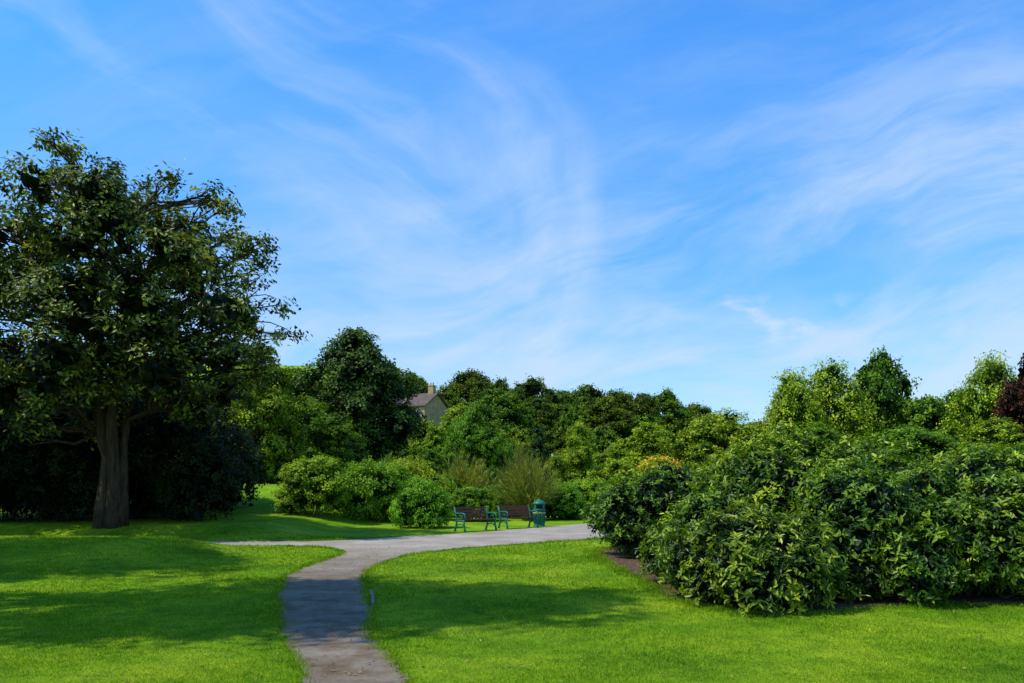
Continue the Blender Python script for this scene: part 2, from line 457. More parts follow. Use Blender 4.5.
def bush_mesh(name, seed, r, h, mat, L=0.09, W=0.035, cpa=7, leaves=30, clump=0.16, nl=16, lobef=0.42, base=0.5):
    rng = np.random.default_rng(seed); m = MB()
    lobes = [[0, 0, h * 0.42, r[0] * 0.72, r[1] * 0.72, h * 0.50]]
    for i in range(nl):
        a = rng.random() * 2 * math.pi; e = rng.random() * 0.95
        s = lobef * rng.uniform(0.8, 1.15)
        rr = np.sqrt(max(0, 1 - e * e)) * 0.68
        zc = h * (0.22 + 0.55 * e)
        rad = min(r[0], r[1], h) * s
        lobes.append([math.cos(a) * r[0] * rr, math.sin(a) * r[1] * rr, zc, rad * 1.1, rad * 1.1, min(rad, h - zc, zc * 1.4)])
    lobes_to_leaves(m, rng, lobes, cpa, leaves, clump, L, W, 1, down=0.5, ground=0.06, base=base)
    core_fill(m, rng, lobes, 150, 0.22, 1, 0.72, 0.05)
    for i in range(10):
        a = rng.random() * 2 * math.pi; q = rng.uniform(0.2, 0.75)
        m.tube(limb((rng.normal() * 0.1, rng.normal() * 0.1, -0.05), (math.cos(a) * r[0] * q, math.sin(a) * r[1] * q, h * rng.uniform(0.3, 0.7)), rng), np.linspace(0.035, 0.012, 6), 6, 0)
    return m.mesh(name, [M_barkd, mat], (0,))

def whorl_bush(name, seed, r, h, density=36, L=0.100, W=0.036, nl=28, ground=0.08):
    rng = np.random.default_rng(seed); m = MB()
    lobes = [[0, 0, h * 0.40, r[0] * 0.68, r[1] * 0.68, h * 0.44]]
    for i in range(nl):
        a = rng.random() * 2 * math.pi; e = rng.random() * 0.98
        rr = np.sqrt(max(0, 1 - e * e)) * 0.72
        zc = h * (0.16 + 0.62 * e)
        rad = min(r[0], r[1], h) * rng.uniform(0.20, 0.36)
        lobes.append([math.cos(a) * r[0] * rr, math.sin(a) * r[1] * rr, zc, rad * 1.1, rad * 1.1, min(rad, (h - zc) * 1.1)])
    LB = np.array(lobes)
    for i, lb in enumerate(LB):
        c, rd = lb[:3], lb[3:]
        area = 4 * math.pi * (np.prod(rd) ** (2 / 3))
        n = int(area * density)
        U = rand_unit(rng, n)
        depth = 1.12 - 0.47 * rng.random((n, 1)) ** 1.4
        C = c + U * rd * depth
        keep = C[:, 2] > ground
        for j, l2 in enumerate(LB):
            if j != i: keep &= np.linalg.norm((C - l2[:3]) / l2[3:], axis=1) > 0.76
        C, U, dp = C[keep], U[keep], depth[keep][:, 0]
        k = len(C)
        if k == 0: continue
        ax_ = norm(U * 0.75 + np.array([0, 0, 0.55]) + rng.normal(size=(k, 3)) * 0.38)
        lv = 9
        idx = np.repeat(np.arange(k), lv)
        ref = norm(np.cross(ax_, np.array([0.3, 0.9, 0.1]))); ref2 = np.cross(ax_, ref)
        ang = np.tile(np.arange(lv) * 2 * math.pi / lv, k) + rng.random(k)[idx] * 6.28 + rng.normal(size=k * lv) * 0.45
        rad_d = np.cos(ang)[:, None] * ref[idx] + np.sin(ang)[:, None] * ref2[idx]
        lift = rng.normal(size=(k * lv, 1)) * 0.35 + rng.normal(size=(k, 1))[idx] * 0.3 + 0.25
        A = norm(rad_d + ax_[idx] * lift)
        N = norm(ax_[idx] - rad_d * lift)
        P = C[idx] + rng.normal(size=(k * lv, 3)) * 0.025
        whorl_rnd = rng.random(k)
        R = np.clip(0.36 + (whorl_rnd[idx] - 0.5) * 0.62 + (dp[idx] - 0.93) * 2.0 + rng.normal(size=k * lv) * 0.13, 0, 1)  # random tone per whorl; depth term paints inner shade and lit outer tips
        Ls = L * rng.uniform(0.65, 1.2, k * lv) * (0.8 + 0.4 * rng.random(k))[idx]
        m.leaves(P, A, N, Ls, Ls * W / L * rng.uniform(0.85, 1.15, k * lv), 1, R, fine=True)
    core_fill(m, rng, lobes, 200, 0.18, 1, 0.62, 0.05)
    for i in range(16):
        a = rng.random() * 2 * math.pi; q = rng.uniform(0.3, 0.85)
        m.tube(limb((rng.normal() * 0.25, rng.normal() * 0.25, -0.05), (math.cos(a) * r[0] * q, math.sin(a) * r[1] * q, h * rng.uniform(0.15, 0.6)), rng), np.linspace(0.04, 0.012, 6), 6, 0)
    return m.mesh(name, [M_barkd, M_rhodo], (0,))

def tree_mesh(name, seed, h=10, w=8, cb=0.2, nl=24, lr=(1.2, 1.9), cpa=1.2, leaves=38, clump=0.55, L=0.30, W=0.2, prof='round', mat=None, bark=None, trunk=0.28, down=0.3, cull=0.7, droop=0.0, base=0.5, fill=60, spread=0.25, irr=0.35):
    rng = np.random.default_rng(seed); m = MB()
    lobes = []
    for i in range(nl):
        t = (i + rng.random()) / nl
        if prof == 'round': R = math.sin(math.pi * min(1, (0.12 + 0.88 * t))) ** 0.55 if t < 0.97 else 0.3
        elif prof == 'dome': R = max(0.12, (1 - max(0, (t - 0.35) / 0.65) ** 2.6)) ** 0.6
        elif prof == 'cone': R = (1 - t) ** 0.75 * min(1, 0.55 + t * 3)
        else: R = math.sin(math.pi * (0.15 + 0.8 * t)) ** 0.8
        rad = rng.uniform(*lr) * (0.75 + 0.35 * R)
        a = i * 2.399 + rng.normal() * 0.5
        q = max(0, w / 2 * R - rad * 0.8) * rng.uniform(0.9 - irr, 0.9 + irr)
        z = h * cb + t * (h * (1 - cb) - rad * 0.9) * rng.uniform(1 - irr * 0.4, 1.0) + rad * 0.3
        lobes.append([math.cos(a) * q, math.sin(a) * q, z, rad * rng.uniform(0.85, 1.2), rad * rng.uniform(0.85, 1.2), rad * (0.8 if prof != 'birch' else 1.2)])
    tp = limb((0, 0, -0.4), (rng.normal() * 0.3, rng.normal() * 0.3, h * 0.75), rng, 0.02, 8)
    m.tube(tp, np.linspace(trunk * 1.25, trunk * 0.25, 8), 8, 0)
    for lb in lobes:
        i0 = min(6, max(1, int((lb[2] / h - 0.15) * 8)))
        m.tube(limb(tp[i0], lb[:3], rng, 0.08, 5), np.linspace(trunk * 0.35, 0.03, 5), 5, 0)
    lobes_to_leaves(m, rng, lobes, cpa, leaves, clump, L, W, 1, down=down, cull=cull, droop=droop, base=base, spread=spread)
    if fill: core_fill(m, rng, lobes, fill, L * 2.2, 1, 0.75)
    return m.mesh(name, [bark or M_barkd, mat or M_leaf], (0,))

# ------------------------------------------------------------------ big multi-stem evergreen, left
def big_tree():
    rng = np.random.default_rng(21); m = MB()
    bx, by = -13.15, 26.0
    spec = [(-0.7, 10.4, 1.3), (0.9, 10.1, 1.0), (1.9, 9.5, 1.3), (3.0, 8.6, 1.1), (-1.7, 9.2, 1.4), (0.6, 8.8, 1.7), (3.1, 7.3, 1.4), (4.4, 6.6, 0.9),
            (-2.6, 7.4, 1.5), (-0.5, 6.8, 1.8), (1.5, 6.3, 1.6), (3.6, 5.5, 1.2), (-3.0, 5.2, 1.4), (-4.0, 7.9, 1.2), (-4.2, 6.1, 1.3), (-1.4, 5.0, 1.3),
            (5.15, 5.9, 0.7), (4.1, 8.0, 0.7), (-0.6, 11.2, 0.6), (-3.0, 9.0, 0.9), (1.0, 7.7, 1.5), (-4.8, 7.1, 1.0), (2.6, 4.7, 1.1), (4.9, 5.1, 0.6), (0.2, 5.2, 1.3),
            (-4.6, 4.7, 1.1), (-2.3, 4.1, 1.0), (1.4, 4.4, 0.9), (3.9, 4.3, 0.9), (-0.6, 4.2, 0.8), (-3.8, 3.3, 1.0), (-2.0, 3.2, 0.7), (2.9, 3.6, 0.8)]
    lobes = []
    for (x, z, r) in spec:
        lim = math.sqrt(max(0.0, 1 - (x / 5.6) ** 2 - ((z - 7.5) / 5.0) ** 2)) * 3.6
        lobes.append([x, rng.uniform(-1, 0.3) * lim, z, r, r, r * 0.8])
        if lim > 1.4: lobes.append([x * 0.85 + rng.normal() * 0.4, lim * rng.uniform(0.3, 1), z + rng.normal() * 0.5 - 0.2, r * 0.85, r * 0.85, r * 0.7])
        if lim > 2.2: lobes.append([x * 0.9 + rng.normal() * 0.5, -lim * rng.uniform(0.7, 1), z - rng.random() * 0.8, r * 0.75, r * 0.75, r * 0.6])
    # small outlying sprays that break up the outline
    for i in range(46):
        a = rng.uniform(-0.5, math.pi + 0.5); rr = rng.uniform(0.93, 1.10)
        x = math.cos(a) * 5.2 * rr; z = 7.0 + math.sin(a) * 4.5 * rr
        if z < 3.6: continue
        r = rng.uniform(0.28, 0.5)
        lobes.append([x, rng.normal() * 1.6, z, r, r, r * 0.8])
    stems = []
    for (dx, dy, tx, ty, tzz, r) in [(-0.18, 0, -0.9, 0.5, 9, 0.25), (0.14, -0.05, 0.9, -0.6, 9.5, 0.24), (0.32, 0.12, 1.7, 0.4, 8.3, 0.17), (-0.05, 0.25, -2.4, 1.0, 7.2, 0.14)]:
        n = 12; t = np.linspace(0, 1, n)
        P = np.stack([dx + (tx - dx) * t ** 2.0, dy + (ty - dy) * t ** 1.7, -0.3 + (tzz + 0.3) * t], -1)
        P[1:-1] += rng.normal(size=(n - 2, 3)) * 0.07
        m.tube(P, r * (1.45 - 0.45 * np.minimum(1, t * 6)) * (1 - 0.75 * t), 10, 0); stems.append(P)
    for lb in lobes:
        best = min(((np.linalg.norm(P[i] - np.array(lb[:3])) + abs(P[i][2] - lb[2] + 1.2)), k, i) for k, P in enumerate(stems) for i in range(5, 12))
        p0 = stems[best[1]][best[2]]
        L1 = limb(p0, lb[:3], rng, 0.1, 7)
        m.tube(L1, np.linspace(0.07 if lb[3] > 0.55 else 0.035, 0.02, 7), 6, 0)
        for q in range(4):
            e = np.array(lb[:3]) + rand_unit(rng, 1)[0] * np.array(lb[3:]) * 0.95
            m.tube(limb(L1[rng.integers(3, 7)], e, rng, 0.1, 5), np.linspace(0.028, 0.01, 5), 5, 0)
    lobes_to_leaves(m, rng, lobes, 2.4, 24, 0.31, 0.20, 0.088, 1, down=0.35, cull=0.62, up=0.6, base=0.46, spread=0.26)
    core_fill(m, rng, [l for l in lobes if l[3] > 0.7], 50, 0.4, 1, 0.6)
    me = m.mesh("evergreen_tree", [M_bark, M_magn], (0,))
    obj("evergreen_tree", me, (bx, by, tz(bx, by)))
big_tree()

# ------------------------------------------------------------------ right-hand rhododendrons
for i, (x, y, rx, ry, h, dn) in enumerate([(3.5, 19.2, 1.85, 1.6, 2.35, 36), (5.5, 14.9, 2.7, 2.5, 2.68, 42), (3.6, 11.6, 1.35, 1.35, 1.35, 50), (5.75, 12.6, 1.7, 1.9, 2.05, 46),
                                       (8.0, 13.6, 2.3, 2.6, 2.30, 42), (11.2, 14, 2.4, 2.6, 2.4, 14), (3.5, 13.6, 1.25, 1.4, 1.75, 46), (7.3, 12.3, 1.5, 1.6, 1.8, 46)]):
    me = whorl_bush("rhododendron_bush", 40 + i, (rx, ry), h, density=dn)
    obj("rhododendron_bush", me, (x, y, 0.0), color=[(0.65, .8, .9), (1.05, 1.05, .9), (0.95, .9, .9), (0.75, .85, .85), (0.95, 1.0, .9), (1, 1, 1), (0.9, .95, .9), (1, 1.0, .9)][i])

# ------------------------------------------------------------------ middle-distance shrubs
az = [bush_mesh("azalea_a", 60, (1.5, 1.5), 2.5, M_azal, 0.11, 0.05, 9, 30, 0.17),
      bush_mesh("azalea_b", 61, (1.5, 1.5), 2.0, M_azal, 0.11, 0.05, 9, 30, 0.17, 20),
      bush_mesh("azalea_c", 62, (1.5, 1.5), 2.2, M_azal, 0.12, 0.05, 9, 30, 0.2, 12, 0.5)]
def put(name, me, x, y, sc=(1, 1, 1), rot=0.0, col=(1, 1, 1), parent=None, dz=0.0):
    return obj(name, me, (x, y, tz(x, y) + dz), rot, sc, parent, col)
put("rounded_shrub", az[0], -8.35, 33.5, (0.98, 0.98, 1.02), 0.3, (1.05, 1, 1))
put("rounded_shrub", az[2], -6.3, 36.2, (1.1, 1.1, 1.2), 1.3, (0.75, 0.85, 0.9))
put("rounded_shrub", az[1], -5.0, 38.5, (1.2, 1.2, 1.40), 2.0, (1.1, .9, .8))
put("rounded_shrub", az[1], -3.6, 31.6, (0.76, 0.72, 0.94), 2.3, (0.7, 0.95, .9))
put("rounded_shrub", az[0], -1.8, 37.5, (0.9, 0.85, 0.66), 3.9, (0.7, .8, .8))
put("rounded_shrub", az[1], 2.4, 39.5, (0.95, 0.9, 0.86), 0.9, (0.6, .8, .7))
put("rounded_shrub", az[2], 3.9, 41.0, (0.8, 0.9, 0.9), 0.2, (1.0, 1.0, .9))
put("rounded_shrub", az[0], -0.4, 41.5, (1.1, 0.9, 0.75), 5.0, (0.45, .6, .7))
put("rounded_shrub", az[2], -3.7, 42.5, (1.2, 0.9, 1.0), 4.4, (0.55, .7, .7))
put("rounded_shrub", az[0], -13.6, 45.0, (1.1, 1.1, 0.8), 4.0, (0.9, .85, .6))

def spray_mesh(name, seed, r, h, n=1600, mat=M_spray, Lr=(0.14, 0.28)):
    rng = np.random.default_rng(seed); m = MB()
    for i in range(n // 14):
        a = rng.random() * 2 * math.pi; q = rng.random() ** 0.6
        tip = np.array([math.cos(a) * r * q, math.sin(a) * r * q, h * (1 - 0.45 * q * q) * rng.uniform(0.65, 1.08)])
        t = np.linspace(0, 1, 7)[:, None]
        b0 = np.array([math.cos(a) * 0.25 * q, math.sin(a) * .25 * q, 0])
        P = b0 + (tip - b0) * np.concatenate([t ** 1.4, t ** 1.4, t ** 0.85], 1)
        m.tube(P, np.linspace(0.012, 0.005, 7), 4, 1, 0.4, cap=False)
        k = 36; u = rng.uniform(0.15, 1, k); idx = np.clip((u * 6).astype(int), 0, 5); fr = (u * 6 - idx)[:, None]
        Q = P[idx] * (1 - fr) + P[idx + 1] * fr + rng.normal(size=(k, 3)) * 0.03
        A = norm(norm(P[idx + 1] - P[idx]) + rng.normal(size=(k, 3)) * 0.35); N = rand_unit(rng, k)
        m.leaves(Q, A, N, rng.uniform(*Lr, k), rng.uniform(0.02, 0.04, k), 1, np.clip(rng.random(k) * 0.6 + rng.random() * 0.5 - 0.05, 0, 1))
    return m.mesh(name, [M_bark, mat], (0,))
sp = spray_mesh("spray", 5, 1.7, 2.9, 1900, Lr=(0.2, 0.5))
put("spiky_shrub", sp, 0.75, 38.0, (1.0, 0.95, 1.1), 0, (0.9, 0.85, 0.65))
put("spiky_shrub", sp, -2.6, 43.0, (1.0, 1.0, 1.15), 1, (1.1, 1.0, .8))
put("spiky_shrub", sp, -6.6, 41.5, (0.9, 0.9, 1.0), 2, (0.75, 1.0, .6))
put("spiky_shrub", sp, 0.3, 41.0, (0.7, 0.7, 1.2), 2, (0.8, .7, .5))

# ------------------------------------------------------------------ trees
T_round = [tree_mesh("tree_r0", 100, 10, 9.0, 0.15, 34, (0.9, 1.6), irr=0.15, down=0.15, prof='dome'),
           tree_mesh("tree_r1", 101, 10, 8.5, 0.15, 40, (0.8, 1.4), 1.5, 34, 0.48, 0.28, 0.18, irr=0.18, down=0.15, prof='dome'),
           tree_mesh("tree_r2", 102, 10, 8.0, 0.15, 32, (0.9, 1.6), irr=0.30, down=0.15, prof='dome'),
           tree_mesh("tree_r3", 103, 10, 9.5, 0.15, 44, (0.8, 1.4), irr=0.22, down=0.15, prof='dome')]
T_birch = tree_mesh("tree_birch", 110, 10, 6.5, 0.15, 36, (0.7, 1.3), 1.7, 28, 0.5, 0.22, 0.13, 'birch', None, M_bark, 0.16, 0.4, 0.6, 0.4, 0.6, 20, irr=0.45)
T_dense = tree_mesh("tree_dense", 111, 10, 7.0, 0.05, 44, (0.8, 1.35), 2.6, 32, 0.36, 0.24, 0.15, 'round', M_dark, M_barkd, 0.25, 0.4, 0.7, 0, 0.5, 60)
T_cone = tree_mesh("tree_cone", 112, 10, 4.5, 0.02, 30, (0.6, 1.0), 2.5, 32, 0.35, 0.26, 0.12, 'cone', M_dark, M_barkd, 0.2, 0.5, 0.7, 0.3, 0.5, 50)
T_near = [tree_mesh("tree_near0", 113, 10, 8.0, 0.05, 42, (0.8, 1.5), 2.8, 34, 0.36, 0.19, 0.12, 'round', M_leaf, M_barkd, 0.22, 0.4, 0.7, 0, 0.55, 60),
          tree_mesh("tree_near1", 114, 10, 8.0, 0.05, 42, (0.7, 1.5), 2.8, 34, 0.36, 0.19, 0.12, 'round', M_leaf, M_barkd, 0.22, 0.4, 0.7, 0, 0.55, 60, irr=0.5)]

def plant(name, me, bearing, elev, Y, width, mw, rot=0, col=(1, 1, 1), parent=None, mh=10.0):
    x = bearing * Y; g = tz(x, Y); top = 1.7 + elev * Y
    sz = (top - g + 0.2) / mh; sx = width / mw
    return obj(name, me, (x, Y, g - 0.2), rot, (sx, sx, sz), parent, col)
k_ = 1 / 796.0
def PL(name, me, px, py, Y, wpx, mw, rot=0, col=(1, 1, 1), parent=None):
    return plant(name, me, px * k_, py * k_, Y, wpx * k_ * Y, mw, rot, col, parent)

PL("dense_dark_tree", T_dense, -154, 163, 60, 104, 6.8, 0.4, (1.7, 1.6, 1.3))
PL("broadleaf_tree", T_near[1], -252, 138, 46, 105, 8.0, 0.0, (1.3, 1.1, 0.9))
PL("broadleaf_tree", T_near[0], -203, 88, 52, 90, 8.0, 1.9, (0.7, 0.8, 0.8))
PL("broadleaf_tree", T_round[0], -225, 120, 68, 90, 8.5, 1.0, (0.35, 0.45, 0.5))
PL("broadleaf_tree", T_round[1], -290, 118, 60, 120, 8.5, 1.0, (0.4, 0.45, 0.5))
PL("birch_tree", T_birch, 278, 120, 62, 75, 6.5, 0, (1.5, 1.25, 1.1))
PL("birch_tree", T_birch, 320, 130, 64, 85, 6.5, 2, (1.5, 1.25, 1.1))
PL("oak_tree", T_round[1], 364, 134, 68, 84, 8.5, 0.6, (0.6, 0.75, 0.8))
PL("broadleaf_tree", T_round[2], 412, 94, 66, 85, 8.0, 2, (0.75, 0.85, 0.9))
PL("broadleaf_tree", T_round[0], 455, 100, 72, 85, 8.5, 4, (0.8, 0.85, 0.9))
PL("birch_tree", T_birch, 478, 136, 62, 76, 6.5, 5, (1.4, 1.25, 1.1))
PL("copper_beech_tree", T_round[2], 526, 144, 54, 66, 7.5, 5, (0.45, 0.10, 0.9))
PL("broadleaf_tree", T_near[0], 212, 78, 44, 120, 8.0, 2.7, (1.4, 1.15, 1.0))
PL("broadleaf_tree", T_near[1], 138, 60, 48, 95, 8.0, 4.7, (1.6, 1.35, 0.9))
PL("broadleaf_tree", T_near[1], 480, 64, 34, 130, 8.0, 0.7, (1.3, 1.15, 1.0))
PL("broadleaf_tree", T_near[0], 400, 62, 40, 150, 8.0, 3.7, (0.7, 0.85, 0.8))
PL("broadleaf_tree", T_near[1], 305, 60, 40, 120, 8.0, 5.7, (0.75, 0.85, 0.8))
PL("cypress_tree", T_cone, 26, 66, 62, 34, 4.5, 0, (1.0, 1.3, 1.2))
PL("broadleaf_tree", T_near[0], -42, 78, 56, 70, 8.0, 1.5, (0.8, 1.0, 0.9))
PL("broadleaf_tree", T_near[1], 68, 62, 58, 60, 8.0, 3.5, (1.4, 1.25, 1.0))
PL("broadleaf_tree", T_near[1], -85, 40, 54, 60, 8.0, 2.5, (0.8, 0.9, 0.9))
PL("broadleaf_tree", T_near[0], 0, 46, 60, 60, 8.0, 4.5, (0.55, 0.7, 0.8))
PL("broadleaf_tree", T_near[0], 102, 40, 52, 60, 8.0, 0.5, (0.6, 0.75, 0.8))

wood = bpy.data.objects.new("woodland", None); scene.collection.objects.link(wood)
rng = np.random.default_rng(77)
def wcol(lo, hi):
    c = rng.uniform(lo, hi); h = rng.uniform(-0.15, 0.2)
    return (c * (1 + h), c, c * rng.uniform(0.7, 1.0))
for (px, py, w) in [(-90, 105, 20), (-64, 98, 34), (-42, 115, 56), (-12, 108, 44), (22, 109, 60), (50, 99, 40), (76, 106, 56), (106, 100, 50), (130, 92, 40), (152, 95, 56), (182, 84, 46), (212, 72, 46), (246, 66, 50)]:
    PL("woodland_tree", T_round[rng.integers(4)], px, py + rng.uniform(-3, 3), 150 + rng.uniform(-10, 10), w * 1.15, 9, rng.random() * 6, wcol(0.45, 0.8), wood)
for (px, py, w) in [(-46, 84, 44), (-12, 98, 56), (30, 88, 60), (64, 78, 44), (94, 86, 60), (132, 74, 50), (164, 78, 58), (198, 62, 50), (230, 60, 50), (262, 62, 46)]:
    PL("woodland_tree", T_round[rng.integers(4)], px, py, 116 + rng.uniform(-8, 8), w * 1.15, 9, rng.random() * 6, wcol(0.5, 1.3), wood)
for (px, py, w) in [(-104, 54, 46), (-84, 66, 40), (-66, 56, 40), (-24, 64, 46), (10, 62, 46), (44, 58, 46), (92, 62, 50), (120, 50, 46), (150, 58, 48), (178, 48, 46), (200, 54, 46), (232, 62, 46), (-114, 44, 60), (255, 55, 50)]:
    PL("woodland_tree", T_round[rng.integers(4)], px, py, 80 + rng.uniform(-6, 6), w * 1.15, 9, rng.random() * 6, wcol(0.5, 1.35), wood)
for px in range(280, 900, 45):
    PL("woodland_tree", T_round[rng.integers(4)], px, rng.uniform(62, 85), 95 + rng.uniform(-8, 8), 75, 9, rng.random() * 6, wcol(0.5, 0.9), wood)
for px in range(-1000, -180, 60):
    PL("woodland_tree", T_round[rng.integers(4)], px, rng.uniform(70, 100), 90 + rng.uniform(-10, 10), 80, 9, rng.random() * 6, wcol(0.3, 0.6), wood)
for px in range(-260, -95, 20):
    PL("woodland_tree", T_round[rng.integers(4)], px, 110 + rng.uniform(-8, 6), 215 + rng.uniform(-8, 8), 34, 9, rng.random() * 6, wcol(0.6, 0.8), wood)

T_ds = bush_mesh("dark_shrub", 90, (2.2, 2.0), 4.2, M_dark, 0.15, 0.07, 5, 30, 0.25, 22)
for (x, y, s, r) in [(-20.5, 29.5, 1.15, 0), (-17.5, 30, 1.2, 1), (-14.5, 30.4, 1.2, 2), (-12.3, 30.2, 1.0, 3), (-19, 33, 1.5, 5), (-23.5, 30, 1.4, 2.5), (-15.5, 34, 1.5, 2), (-13.6, 34, 1.2, 0.5), (-16, 28.2, 0.8, 0.5), (-18.8, 28, 0.9, 1.5), (-11.3, 28.6, 0.75, 2.5)]:
    put("laurel_shrub", T_ds, x, y, (s, s, s * 1.1), r, (0.5, 0.5, 0.5))  # lowered tint puts the shade beneath the big tree into the leaves

# park trees left of the view; all but the last throw the lawn shadows
T_off = tree_mesh("unseen_shade_tree", 130, 20, 8, 0.42, 34, (1.0, 1.6), 1.5, 30, 0.45, 0.26, 0.15, 'round', M_leaf, M_barkd, 0.35, 0.4, 0.7, 0, 0.5, 20)
put("unseen_shade_tree", T_off, -11.7, 8.0, (0.98, 0.78, 1.06), 0)
put("unseen_shade_tree", T_off, -18.6, 13.6, (0.95, 0.95, 0.95), 2)
put("unseen_shade_tree", T_off, -26.8, 24.5, (1.3, 1.2, 0.88), 3)  # unseen tree added to shade the laurels and the evergreen's lower half

def flower():
    rng = np.random.default_rng(8); m = MB()
    lob = [[0, 0, 1.6, 0.9, 0.7, 0.8], [0.7, 0, 1.9, 0.6, 0.6, 0.5], [-0.6, 0, 1.8, 0.6, 0.5, 0.5]]
    lobes_to_leaves(m, rng, lob, 10, 24, 0.15, 0.11, 0.05, 1, ground=0.1)
    core_fill(m, rng, lob, 150, 0.2, 1)
    U = rand_unit(rng, 230); U[:, 2] = abs(U[:, 2])
    P = np.array([0.1, 0, 2.08]) + U * np.array([0.7, 0.6, 0.42])
    n = len(P)
    m.leaves(P, rand_unit(rng, n), norm(U + rand_unit(rng, n) * 0.5), np.full(n, 0.08), np.full(n, 0.07), 2, rng.random(n))
    m.tube([(0, 0, -0.1), (0, 0, 1.6)], [0.05, 0.03], 6, 0)
    obj("yellow_flowering_shrub", m.mesh("yellow_flowering_shrub", [M_barkd, M_azal, M_flower], (0,)), (4.2, 23.0, 0.0), color=(1.1, 0.95, 0.9))
flower()

# ------------------------------------------------------------------ benches, litter bin
def bench(x, y, rot):
    root = bpy.data.objects.new("park_bench", None); scene.collection.objects.link(root)
    root.location = (x, y, tz(x, y)); root.rotation_euler = (0, 0, rot)
    Lb = 1.4
    m = MB()
    for k in range(5):
        m.box((0, -0.22 + k * 0.105, 0.44 - 0.012 * abs(k - 1)), (Lb, 0.082, 0.032))
    obj("seat", m.mesh("seat", [M_wood]), parent=root)
    m = MB()
    for k in range(4):
        z = 0.53 + k * 0.105
        m.box((0, 0.25 + k * 0.03, z), (Lb, 0.03, 0.080), Matrix.Rotation(-0.27, 3, 'X'))
    obj("backrest", m.mesh("backrest", [M_wood]), parent=root)
    for sx, nm in ((-1, "end_frame_left"), (1, "end_frame_right")):
        m = MB(); X = sx * (Lb / 2 + 0.02)
        m.tube([(X, -0.30, 0.0), (X, -0.27, 0.12), (X, -0.22, 0.28), (X, -0.25, 0.42)], [0.040, 0.034, 0.032, 0.036], 8)
        m.tube([(X, 0.34, 0.0), (X, 0.28, 0.14), (X, 0.22, 0.30), (X, 0.22, 0.43), (X, 0.27, 0.62), (X, 0.37, 0.90)], [0.040, 0.034, 0.034, 0.036, 0.032, 0.028], 8)
        m.tube([(X, -0.26, 0.405), (X, 0.0, 0.39), (X, 0.23, 0.41)], 0.030, 8)
        m.tube([(X, -0.25, 0.42), (X, -0.30, 0.54), (X, -0.28, 0.64), (X, -0.12, 0.67), (X, 0.08, 0.655), (X, 0.28, 0.66)], 0.029, 8)
        m.tube([(X, -0.24, 0.20), (X, 0.0, 0.28), (X, 0.26, 0.20)], 0.020, 6)
        m.tube([(X, -0.1, 0.42), (X, -0.14, 0.52), (X, -0.04, 0.58), (X, 0.06, 0.52), (X, 0.0, 0.45)], 0.016, 6)
        m.box((X, -0.30, 0.012), (0.09, 0.12, 0.025)); m.box((X, 0.34, 0.012), (0.09, 0.12, 0.025))
        obj(nm, m.mesh(nm, [M_teal], (0,)), parent=root)
bench(-1.33, 29.4, math.radians(40))
bench(0.26, 31.3, math.radians(34))
def bin_(x, y):
    root = bpy.data.objects.new("litter_bin", None); scene.collection.objects.link(root)
    root.location = (x, y, tz(x, y))
    m = MB(); m.lathe([(0.0, 0), (0.25, 0), (0.25, 0.05), (0.215, 0.07), (0.215, 0.10), (0.23, 0.12), (0.245, 0.66), (0.265, 0.67), (0.265, 0.71), (0.245, 0.72), (0.0, 0.72)], 32)
    for k in range(16):
        a = k * math.pi / 8; m.tube([(0.232 * math.cos(a), 0.232 * math.sin(a), 0.14), (0.246 * math.cos(a), 0.246 * math.sin(a), 0.64)], 0.011, 6)
    obj("body", m.mesh("body", [M_teal], (0,)), parent=root)
    m = MB(); m.lathe([(0.2, 0.722), (0.2, 0.90)], 32)
    obj("opening", m.mesh("opening", [M_black], (0,)), parent=root)
    m = MB()
    for k in range(4):
        a = k * math.pi / 2 + 0.78; m.box((0.235 * math.cos(a), 0.235 * math.sin(a), 0.81), (0.03, 0.11, 0.18), Matrix.Rotation(a, 3, 'Z'))
    obj("posts", m.mesh("posts", [M_teal]), parent=root)
    m = MB(); m.lathe([(0.0, 0.9), (0.265, 0.9), (0.275, 0.93), (0.255, 0.97), (0.2, 1.03), (0.11, 1.075), (0.04, 1.09), (0.03, 1.12), (0.0, 1.13)], 32)
    obj("domed_lid", m.mesh("domed_lid", [M_teal], (0,)), parent=root)
    m = MB(); m.lathe([(0.262, 0.54), (0.264, 0.545), (0.264, 0.575), (0.262, 0.58)], 32)
    obj("gold_band", m.mesh("gold_band", [M_gold], (0,)), parent=root)
bin_(1.12, 32.7)

